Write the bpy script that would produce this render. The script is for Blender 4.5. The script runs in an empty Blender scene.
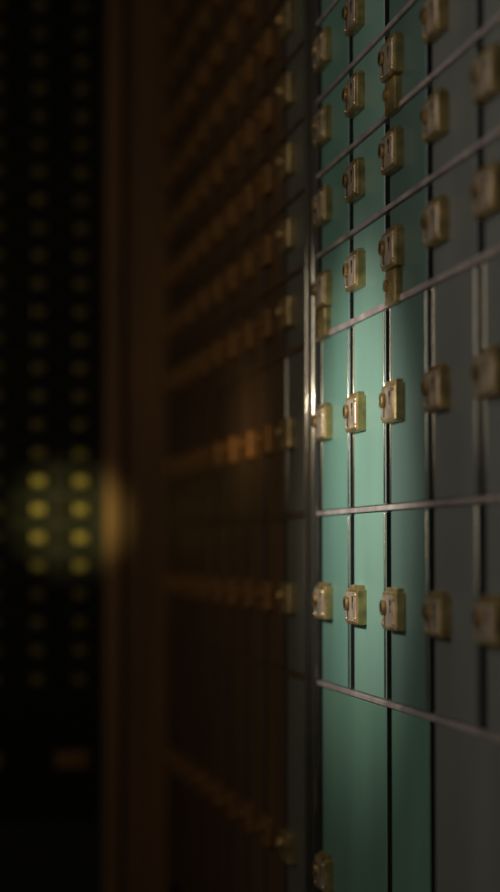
import bpy, bmesh, math, random
from mathutils import Vector, Matrix
random.seed(7)
S = bpy.context.scene
COL = S.collection
D = 0.6          # distance camera - locker wall
H = 0.95         # camera height
K = 0.609        # metres of height per unit
def YU(u): return 0.2075*u - 0.102
# ------------------------------------------------------------ camera
cd = bpy.data.cameras.new('camera'); cam = bpy.data.objects.new('camera', cd); COL.objects.link(cam)
cd.sensor_width = 36; cd.lens = 2100/892*36; cd.clip_start = 0.02
cam.location = (0, 0, H)
cam.rotation_euler = (math.radians(90+2.84), 0, -math.radians(9.67))
cd.dof.use_dof = True; cd.dof.focus_distance = 2.66; cd.dof.aperture_fstop = 1.75; cd.dof.aperture_blades = 0
S.camera = cam
# ------------------------------------------------------------ world, lights, exposure
w = bpy.data.worlds.new('world'); S.world = w; w.use_nodes = True
w.node_tree.nodes['Background'].inputs[0].default_value = (0.02, 0.018, 0.014, 1)
w.node_tree.nodes['Background'].inputs[1].default_value = 0.05
S.view_settings.view_transform = 'Standard'; S.view_settings.look = 'None'
S.view_settings.exposure = 0; S.view_settings.gamma = 1; S.view_settings.use_curve_mapping = False
def aim(o, tgt): o.rotation_euler = (Vector(tgt)-o.location).to_track_quat('-Z', 'Y').to_euler()
def area(name, loc, tgt, sx, sy, power, colr, spread=180):
    l = bpy.data.lights.new(name, 'AREA'); l.shape = 'RECTANGLE'; l.size = sx; l.size_y = sy
    l.energy = power; l.color = colr; l.spread = math.radians(spread)
    o = bpy.data.objects.new(name, l); COL.objects.link(o); o.location = loc; aim(o, tgt); return o
def spot(name, loc, tgt, ang, blend, power, colr, r=0.03):
    l = bpy.data.lights.new(name, 'SPOT'); l.spot_size = math.radians(ang); l.spot_blend = blend
    l.energy = power; l.color = colr; l.shadow_soft_size = r
    o = bpy.data.objects.new(name, l); COL.objects.link(o); o.location = loc; aim(o, tgt); return o
spot('torch_light', (-0.02, 2.58, H+0.24), (D, 2.68, H+0.08), 66, 1.0, 21.0, (1.0, 0.98, 0.92), 0.03)
area('side_fill', (-0.97, 1.8, H+0.57), (D, 1.85, H+0.47), 0.9, 1.2, 9.0, (1.0, 0.95, 0.88))  # added fill for the near doors, no fixture behind it
area('back_fill', (-0.97, 3.6, H+0.18), (D, 3.6, H+0.18), 1.2, 0.5, 0.24, (1.0, 0.66, 0.34), 100)  # added warm fill that lifts the far cabinet out of black
area('end_fill', (-0.5, 3.4, H+0.5), (0.4, 4.8, H+0.25), 0.5, 0.5, 0.75, (1.0, 0.84, 0.55))  # added fill aimed at the end wall and wooden post
spot('row_fill_spot', (-0.45, 1.9, H+0.3), (D, 3.55, H+0.20), 8.0, 1.0, 75.0, (1.0, 0.72, 0.38), 0.08)  # added narrow spot to make one row of far locks glow
spot('far_fill_spot', (-0.3, 2.6, H+0.35), (0.39, 4.74, H+0.075), 7.6, 1.0, 210.0, (1.0, 0.90, 0.32), 0.03)  # added narrow spot to make the end-wall locks glow
# ------------------------------------------------------------ materials
def mat(name, colr, rough=0.5, metal=0.0, var=0.15, scale=12, stretch=(1,1,1), bump=0.0, spec=0.5, coat=0.0):
    m = bpy.data.materials.new(name); m.use_nodes = True
    nt = m.node_tree; b = nt.nodes['Principled BSDF']
    b.inputs['Roughness'].default_value = rough; b.inputs['Metallic'].default_value = metal
    b.inputs['Specular IOR Level'].default_value = spec
    if coat: b.inputs['Coat Weight'].default_value = coat; b.inputs['Coat Roughness'].default_value = 0.15
    tc = nt.nodes.new('ShaderNodeTexCoord'); mp = nt.nodes.new('ShaderNodeMapping'); mp.inputs['Scale'].default_value = stretch
    oi = nt.nodes.new('ShaderNodeObjectInfo')
    n = nt.nodes.new('ShaderNodeTexNoise'); n.inputs['Scale'].default_value = scale; n.inputs['Detail'].default_value = 6
    n.noise_dimensions = '4D'
    mu = nt.nodes.new('ShaderNodeMath'); mu.operation = 'MULTIPLY'; mu.inputs[1].default_value = 20
    nt.links.new(oi.outputs['Random'], mu.inputs[0]); nt.links.new(mu.outputs[0], n.inputs['W'])
    nt.links.new(tc.outputs['Object'], mp.inputs[0]); nt.links.new(mp.outputs[0], n.inputs['Vector'])
    r = nt.nodes.new('ShaderNodeValToRGB')
    r.color_ramp.elements[0].position = 0.3; r.color_ramp.elements[1].position = 0.7
    c = colr
    r.color_ramp.elements[0].color = tuple(x*(1-var) for x in c)+(1,)
    r.color_ramp.elements[1].color = tuple(min(1, x*(1+var)) for x in c)+(1,)
    nt.links.new(n.outputs['Fac'], r.inputs[0]); nt.links.new(r.outputs[0], b.inputs['Base Color'])
    rr = nt.nodes.new('ShaderNodeMapRange'); rr.inputs[3].default_value = max(0.02, rough-0.08); rr.inputs[4].default_value = rough+0.1
    nt.links.new(n.outputs['Fac'], rr.inputs[0]); nt.links.new(rr.outputs[0], b.inputs['Roughness'])
    if bump:
        bp = nt.nodes.new('ShaderNodeBump'); bp.inputs['Strength'].default_value = bump; bp.inputs['Distance'].default_value = 0.002
        nt.links.new(n.outputs['Fac'], bp.inputs['Height']); nt.links.new(bp.outputs[0], b.inputs['Normal'])
    return m
M = {}
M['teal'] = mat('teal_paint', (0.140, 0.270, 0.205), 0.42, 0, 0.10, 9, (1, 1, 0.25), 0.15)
M['pale'] = mat('lit_teal_paint', (0.20, 0.345, 0.265), 0.40, 0, 0.10, 9, (1, 1, 0.25), 0.15)  # teal lightened to carry the pool of light on its column
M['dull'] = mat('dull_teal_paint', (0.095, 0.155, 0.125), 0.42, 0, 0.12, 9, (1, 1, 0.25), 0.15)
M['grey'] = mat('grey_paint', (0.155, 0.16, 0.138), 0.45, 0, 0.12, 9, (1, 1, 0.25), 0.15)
M['lowteal'] = mat('deep_green_paint', (0.125, 0.235, 0.165), 0.48, 0, 0.10, 9, (1, 1, 0.25), 0.15)
M['brown'] = mat('dim_brown_tone', (0.085, 0.045, 0.018), 0.5, 0, 0.25, 9, (1, 1, 0.25), 0.15)  # brown tone stands in for the weak light beyond the pillar
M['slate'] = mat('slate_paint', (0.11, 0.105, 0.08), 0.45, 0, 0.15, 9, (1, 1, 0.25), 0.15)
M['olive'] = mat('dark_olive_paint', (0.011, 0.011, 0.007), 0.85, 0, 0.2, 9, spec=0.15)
M['brass'] = mat('aged_brass', (0.52, 0.37, 0.16), 0.36, 0.75, 0.45, 60, (1, 1, 1), 0.3)
M['orange'] = mat('dimmed_brass', (0.26, 0.125, 0.035), 0.5, 0.5, 0.3, 45, (1, 1, 1), 0.3)  # brass darkened so locks out of the light look dim
M['trim'] = mat('pale_brass_trim', (0.50, 0.44, 0.33), 0.14, 0.9, 0.15, 6, (1, 1, 0.3))
M['rail'] = mat('worn_rail_metal', (0.55, 0.45, 0.41), 0.45, 0.5, 0.3, 25)
M['dark'] = mat('dark_metal_gap_shade', (0.012, 0.011, 0.010), 0.7)
M['worn'] = mat('pale_brass_plate', (0.52, 0.40, 0.28), 0.38, 0.5, 0.35, 60)  # paler than the lock case, used on the front plates
M['dullbrass'] = mat('dull_brass', (0.30, 0.235, 0.075), 0.4, 0.6, 0.2, 30)
M['dullrail'] = mat('dimmed_brown_rail', (0.12, 0.075, 0.035), 0.5, 0.3, 0.3, 25)  # rail colour darkened for the dimness of the far cabinet
M['steel'] = mat('dark_steel', (0.10, 0.10, 0.085), 0.35, 0.7, 0.2, 20)
M['black'] = mat('keyhole_black', (0.008, 0.007, 0.006), 0.6)
M['wood'] = mat('red_brown_wood', (0.19, 0.09, 0.03), 0.5, 0, 0.35, 14, (1, 1, 0.1), 0.2)
M['plaster'] = mat('dark_plaster', (0.05, 0.042, 0.03), 0.9, 0, 0.2, 5)
M['floor'] = mat('dark_floor_stone', (0.02, 0.018, 0.014), 0.7, 0, 0.3, 6)
# ------------------------------------------------------------ helpers
def add_box(bm, a, b, bev=0.0, seg=2):
    t = bmesh.new()
    bmesh.ops.create_cube(t, size=1)
    a = Vector(a); b = Vector(b)
    for v in t.verts:
        v.co = Vector(((a[i]+b[i])/2 + v.co[i]*(b[i]-a[i]) for i in range(3)))
    if bev: bmesh.ops.bevel(t, geom=t.edges[:], offset=bev, segments=seg, affect='EDGES', profile=0.5)
    me = bpy.data.meshes.new('t'); t.to_mesh(me); t.free(); bm.from_mesh(me); bpy.data.meshes.remove(me)
def add_cyl(bm, c, axis, r, depth, r2=None, n=20):
    m = Matrix.Translation(Vector(c)) @ Vector((0, 0, 1)).rotation_difference(Vector(axis)).to_matrix().to_4x4()
    bmesh.ops.create_cone(bm, cap_ends=True, segments=n, radius1=r, radius2=r if r2 is None else r2, depth=depth, matrix=m)
def add_ring(bm, c, r, rt, n=20, k=8):      # torus facing -X
    vs = []
    for i in range(n):
        a = 2*math.pi*i/n; row = []
        for j in range(k):
            b = 2*math.pi*j/k; rr = r+rt*math.cos(b)
            row.append(bm.verts.new((c[0]-rt*math.sin(b), c[1]+rr*math.cos(a), c[2]+rr*math.sin(a))))
        vs.append(row)
    for i in range(n):
        for j in range(k):
            bm.faces.new((vs[i][j], vs[(i+1) % n][j], vs[(i+1) % n][(j+1) % k], vs[i][(j+1) % k]))
def link(name, me, m=None, parent=None):
    if isinstance(me, bmesh.types.BMesh):
        bmesh.ops.recalc_face_normals(me, faces=me.faces[:])
        b = me; me = bpy.data.meshes.new(name); b.to_mesh(me); b.free()
        for p in me.polygons: p.use_smooth = False
    if m and not me.materials: me.materials.append(m)
    o = bpy.data.objects.new(name, me); COL.objects.link(o)
    if parent: o.parent = parent
    return o
def thing(name, label, cat, loc, group=None, rz=0):
    o = bpy.data.objects.new(name, None); COL.objects.link(o); o.empty_display_size = 0.02
    o.location = loc; o.rotation_euler = (0, 0, rz); o['label'] = label; o['category'] = cat
    if group: o['group'] = group
    return o
def struct(name, a, b, m):
    bm = bmesh.new(); add_box(bm, a, b); o = link(name, bm, m); o['kind'] = 'structure'; return o
# ------------------------------------------------------------ the room
CEIL = 2.55; YE = 4.86; XL = -1.0; YB = -1.2; XR = D+0.42
struct('floor', (XL-0.1, YB-0.1, -0.1), (XR+0.1, YE+0.1, 0), M['floor'])
struct('ceiling', (XL-0.1, YB-0.1, CEIL), (XR+0.1, YE+0.1, CEIL+0.1), M['plaster'])
struct('wall_right', (XR, YB-0.1, 0), (XR+0.1, YE+0.1, CEIL), M['plaster'])
struct('wall_left', (XL-0.1, YB-0.1, 0), (XL, YE+0.1, CEIL), M['plaster'])
struct('wall_far', (XL, YE, 0), (XR, YE+0.1, CEIL), M['plaster'])
struct('wall_back', (XL, YB-0.1, 0), (XR, YB, CEIL), M['plaster'])
# ------------------------------------------------------------ lock (local: wall plane x=0, faces -X, far end at y=0 -> near end y=-0.07, centre z=0)
LW, LH, LT = 0.070, 0.046, 0.012
def lock_meshes():
    d = {}
    bm = bmesh.new(); add_box(bm, (-LT, -LW, -LH/2), (0.001, 0, LH/2), 0.0022, 2)
    d['case'] = bm
    bm = bmesh.new(); add_box(bm, (-LT-0.0012, -LW+0.006, -LH/2+0.004), (-LT+0.0005, -0.003, LH/2-0.004), 0.0006, 1)
    d['plate'] = bm
    bm = bmesh.new()                                   # raised key cylinder with collar
    add_cyl(bm, (-LT-0.002, -0.018, 0.004), (-1, 0, 0), 0.0088, 0.006, 0.0082)
    add_ring(bm, (-LT-0.0048, -0.018, 0.004), 0.0080, 0.0016)
    d['barrel'] = bm
    bm = bmesh.new(); add_cyl(bm, (-LT-0.0055, -0.018, 0.004), (-1, 0, 0), 0.0066, 0.0014)
    add_box(bm, (-LT-0.0016, -0.0205, -0.017), (-LT+0.0004, -0.0155, -0.004))
    d['hole'] = bm
    bm = bmesh.new(); add_cyl(bm, (-LT-0.0012, -0.045, 0.010), (-1, 0, 0), 0.0042, 0.001)
    add_box(bm, (-LT-0.0017, -0.0466, -0.003), (-LT+0.0002, -0.0434, 0.010))
    d['guard'] = bm
    bm = bmesh.new()
    add_cyl(bm, (-LT-0.0016, 0, 0), (-1, 0, 0), 0.0032, 0.0016, 0.0022, 12)
    d['screw'] = bm
    bm = bmesh.new(); add_box(bm, (-LT*0.75, -LW*0.86, LH/2-0.001), (0, -LW*0.14, LH/2+0.005), 0.0015)
    d['cap'] = bm
    out = {}
    for k, b in d.items():
        bmesh.ops.recalc_face_normals(b, faces=b.faces[:])
        me = bpy.data.meshes.new('lock_'+k); b.to_mesh(me); b.free(); out[k] = me
    return out
def with_mat(src, m):
    me = src.copy(); me.materials.append(m); return me
LM = lock_meshes()
LB = {k: with_mat(v, M['black'] if k in ('hole', 'guard') else M['worn'] if k == 'plate' else M['brass']) for k, v in LM.items()}
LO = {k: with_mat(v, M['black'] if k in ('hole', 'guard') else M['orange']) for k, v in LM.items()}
_bm = bmesh.new(); add_box(_bm, (-LT*0.8, -LW*0.8, -0.066), (0.001, -0.004, -LH/2-0.002), 0.002)
add_cyl(_bm, (-LT*0.8-0.002, -0.02, -0.043), (-1, 0, 0), 0.007, 0.005)
bmesh.ops.recalc_face_normals(_bm, faces=_bm.faces[:])
LOWER = bpy.data.meshes.new('lower_plate'); _bm.to_mesh(LOWER); _bm.free(); LOWER.materials.append(M['brass'])
def put_lock(root, y, z, P, full=True, lower=False, sc=1.0):
    c = link('lock_case', P['case'], None, root); c.location = (0, y, z); c.scale = (sc, sc, sc)
    b = link('key_barrel', P['barrel'], None, c)
    if full:
        f_ = link('face_plate', P['plate'], None, c); f_['label'] = 'paler face plate'
        link('keyhole', P['hole'], None, c)
        link('guard_keyhole', P['guard'], None, c)
        for y, z2 in ((-0.061, -0.015), (-0.061, 0.015), (-0.008, -0.016)):
            w_ = link('screw', P['screw'], None, c); w_.location = (0, y, z2)
        link('top_lip', P['cap'], None, c)
    if lower:
        o = link('lower_plate', LOWER, None, root); o.location = (0, y, z)
    return c
DT = 0.022      # door thickness
doors = {}
def door_mesh(wd, ht, m):
    key = (round(wd, 4), round(ht, 4), m.name)
    if key not in doors:
        bm = bmesh.new(); add_box(bm, (0, -wd, 0), (DT, 0, ht), 0.0022, 3)
        bmesh.ops.recalc_face_normals(bm, faces=bm.faces[:])
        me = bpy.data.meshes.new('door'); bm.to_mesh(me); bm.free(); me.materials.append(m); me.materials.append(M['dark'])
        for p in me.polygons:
            if abs(p.normal.y) > 0.93: p.material_index = 1  # side faces blackened to carry the shade in the gaps
        bm = bmesh.new()
        add_box(bm, (-0.0016, 0, 0.001), (0.003, 0.0036, ht-0.001), 0.0015, 4)
        bmesh.ops.recalc_face_normals(bm, faces=bm.faces[:])
        t = bpy.data.meshes.new('edge_trim'); bm.to_mesh(t); bm.free()
        for p in t.polygons: p.use_smooth = True
        t.materials.append(M['trim'])
        doors[key] = (me, t)
    return doors[key]
ZR = [-0.705, -0.188, 0.052, 0.302, 0.421, 0.536, 0.645] + [0.645+0.113*i for i in range(1, 7)]
ZL = [-0.447, -0.073, 0.177, 0.363, 0.482, 0.596, 0.705] + [0.645+0.113*i+0.058 for i in range(1, 6)]
GAP = 0.028; RAIL = 0.0065
ORD = ['first', 'second', 'third', 'fourth', 'fifth', 'sixth', 'seventh', 'eighth', 'ninth', 'tenth', 'eleventh', 'twelfth']
def row_words(r):
    if r == 0: return 'tall bottom box'
    if r == 1: return 'upright box just below middle rail'
    if r == 2: return 'upright box just above middle rail'
    return 'small box in %s small row' % ORD[r-3]
def deposit_box(u0, u1, r, paint, label, group, P=None, full=True, lower=False, z1=None, trim=True):
    """u0 = near gap, u1 = far gap"""
    y1 = YU(u1)-GAP/2; y0 = YU(u0)+GAP/2
    z0 = H+ZR[r]+RAIL/2+0.001; zt = H+ZR[r+1]-RAIL/2-0.001
    t = thing('deposit_box', label, 'safe deposit box', (D, y1, z0), group)
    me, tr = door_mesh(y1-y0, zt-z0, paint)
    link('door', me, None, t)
    if trim and r in (1, 2):
        for yy in ((-(y1-y0), -0.0036) if r == 2 else (-(y1-y0),)):
            e = link('edge_trim', tr, None, t); e.location = (0, yy+(0.0012 if yy < -0.01 else -0.0004), 0)
    put_lock(t, -0.004, H+ZL[r]-z0, P or LB, full, lower)
    return t
def cabinet(name, label, u_near, u_far, far_extra, near_extra):
    y0 = YU(u_near)-near_extra; y1 = YU(u_far)+far_extra
    t = thing(name, label, 'cabinet', (D, y1, 0))
    L = y1-y0
    bm = bmesh.new(); add_box(bm, (DT, -L, H+ZR[0]-0.02), (0.40, 0, H+ZR[-1]+0.03)); link('carcass', bm, M['dark'], t)
    for i, z in enumerate(ZR):
        bm = bmesh.new(); h = RAIL*(1.25 if z in (0.302,) else 1.0)
        add_box(bm, (-0.003, -L, H+z-h/2), (DT, 0, H+z+h/2), 0.0012)
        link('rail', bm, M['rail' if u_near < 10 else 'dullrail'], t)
    bm = bmesh.new(); add_box(bm, (0.03, -L, 0), (0.40, 0, H+ZR[0]-0.02)); link('plinth', bm, M['black'], t)
    bm = bmesh.new(); add_box(bm, (-0.004, -L, H+ZR[-1]+0.03), (0.41, 0, H+ZR[-1]+0.10), 0.006); link('cornice', bm, M['steel'], t)
    bm = bmesh.new(); add_box(bm, (0, -L, H+ZR[-1]+0.0045), (DT, 0, H+ZR[-1]+0.029)); link('top_panel', bm, M['steel'], t)
    return t
# near cabinet
UN = 6.6; UF = 14.6
cabinet('deposit_cabinet', 'dark steel frame with pinkish worn rails holding the teal and grey boxes', UN, UF, GAP/2-0.003, 0)
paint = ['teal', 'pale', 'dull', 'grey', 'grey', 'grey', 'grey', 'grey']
pw = ['teal', 'brightest lit teal', 'dull grey-green', 'grey', 'blurred grey', 'grey', 'grey', 'grey']
G1 = 'safe deposit boxes of the near cabinet'
lowers = {(0, 3), (2, 3), (2, 5)}
for r in range(len(ZR)-1):
    if r == 0:
        for (a, b, m, lab) in ((12.6, 14.6, 'lowteal', 'wide dark green box at the foot of the wall, beside the vertical pillar'),
                               (11.6, 12.6, 'lowteal', 'narrow dark green box at the foot, between the wide green and wide grey boxes'),
                               (9.6, 11.6, 'grey', 'wide dark grey box in the bottom right corner of the photo'),
                               (8.6, 9.6, 'grey', 'narrow grey box at the foot of the nearest part of the wall'),
                               (6.6, 8.6, 'grey', 'wide grey box at the foot of the wall, nearest end')):
            deposit_box(a, b, 0, M[m], lab, G1)
        continue
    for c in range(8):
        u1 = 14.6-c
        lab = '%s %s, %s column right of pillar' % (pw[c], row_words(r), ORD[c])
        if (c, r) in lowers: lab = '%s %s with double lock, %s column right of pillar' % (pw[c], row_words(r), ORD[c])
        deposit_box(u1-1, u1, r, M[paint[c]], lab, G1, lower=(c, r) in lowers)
# pillar between the cabinets
yp0 = YU(14.6)+GAP/2; yp1 = YU(15.0)
t = thing('pillar', 'narrow dark steel pillar with bright brass mouldings between the two cabinets', 'pillar', (D, yp1, 0))
wdt = yp1-yp0
bm = bmesh.new(); add_box(bm, (-0.002, -wdt, 0), (0.40, 0, H+ZR[-1]+0.10), 0.002); link('post', bm, M['steel'], t)
for y, rr in ((-wdt+0.007, 0.0065), (-0.008, 0.0045)):
    bm = bmesh.new(); add_cyl(bm, (-0.003, y, (H+ZR[-1]+0.10)/2), (0, 0, 1), rr, H+ZR[-1]+0.10, n=24)
    o = link('moulding', bm, M['trim'], t)
    for p in o.data.polygons: p.use_smooth = abs(p.normal.z) < 0.5
# far cabinet
N2 = 9; W2 = 0.86
UE = 15.0+0.04+N2*W2
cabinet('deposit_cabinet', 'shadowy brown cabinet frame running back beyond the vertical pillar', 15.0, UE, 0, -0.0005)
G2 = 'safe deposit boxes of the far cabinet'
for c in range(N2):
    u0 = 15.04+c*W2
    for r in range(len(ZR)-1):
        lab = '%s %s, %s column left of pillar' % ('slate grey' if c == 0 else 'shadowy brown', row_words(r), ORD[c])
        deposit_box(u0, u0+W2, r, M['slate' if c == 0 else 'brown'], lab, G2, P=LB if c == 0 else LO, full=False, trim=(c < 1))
# ------------------------------------------------------------ far end: wooden post and small boxes facing us
YF = 4.74
struct('trim_1', (0.472, YF-0.03, 0), (0.508, YE, CEIL), M['wood'])
struct('trim_2', (0.508, YF-0.0, 0), (0.545, YE, CEIL), M['wood'])
struct('trim_3', (0.545, YF-0.02, 0), (D+0.02, YE, CEIL), M['wood'])
x1 = 0.458; BW = 0.096; NC = 4; BH = 0.0637
xa = x1-BW*NC-0.02
t = thing('wall_cabinet', 'dark cabinet of small boxes at the dim far end, left of the wooden post', 'cabinet', (xa, YF, 0))
W = x1-xa+0.012
zb = H-0.642+5*BH; nr = 26; zt = zb+nr*BH
bm = bmesh.new(); add_box(bm, (0, 0.012, 0), (W, YE-YF, zt+0.03)); link('carcass', bm, M['dark'], t)
for k in range(nr+1):
    bm = bmesh.new(); add_box(bm, (0, -0.002, zb+k*BH-0.003), (W, 0.012, zb+k*BH+0.003)); link('rail', bm, M['dark'], t)
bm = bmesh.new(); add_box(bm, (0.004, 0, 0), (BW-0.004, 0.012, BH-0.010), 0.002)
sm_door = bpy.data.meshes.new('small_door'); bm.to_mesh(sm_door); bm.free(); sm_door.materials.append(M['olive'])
bm = bmesh.new(); add_box(bm, (BW-0.052, -0.010, BH/2-0.014), (BW-0.024, 0.0005, BH/2+0.006), 0.003)
add_cyl(bm, (BW-0.038, -0.012, BH/2-0.005), (0, -1, 0), 0.009, 0.006, 0.005)
bmesh.ops.recalc_face_normals(bm, faces=bm.faces[:])
sm_lock = bpy.data.meshes.new('small_lock'); bm.to_mesh(sm_lock); bm.free(); sm_lock.materials.append(M['dullbrass'])
cw = ['right-hand', 'second from right', 'third from right', 'fourth from right']
for c in range(NC):
    for k in range(nr):
        lab = 'tiny dark box at far end, %s column, %d%s row up' % (cw[c], k+1, {1: 'st', 2: 'nd', 3: 'rd'}.get((k+1) % 10 if (k+1)//10 != 1 else 0, 'th'))
        b = thing('small_deposit_box', lab, 'safe deposit box', (x1-BW*(c+1), YF, zb+k*BH+0.005), 'small boxes at the far end')
        link('door', sm_door, None, b); link('lock', sm_lock, None, b)

# two large boxes under the small ones
for c in range(2):
    lab = ['large dark box under the small far-end boxes, beside the wooden post', 'large dark box under the small far-end boxes, further from the wooden post'][c]
    b = thing('large_deposit_box', lab, 'safe deposit box', (x1-2*BW*(c+1), YF, H-0.60), 'large boxes at the far end')
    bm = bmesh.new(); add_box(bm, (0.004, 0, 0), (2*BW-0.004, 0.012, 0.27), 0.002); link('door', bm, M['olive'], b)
    bm = bmesh.new(); add_box(bm, (0.100, -0.012, 0.112), (0.172, 0.0005, 0.150), 0.003); lk = link('lock_case', bm, M['orange'], b)
    bm = bmesh.new(); add_cyl(bm, (0.136, -0.015, 0.131), (0, -1, 0), 0.010, 0.008, 0.008); link('key_barrel', bm, M['orange'], lk)
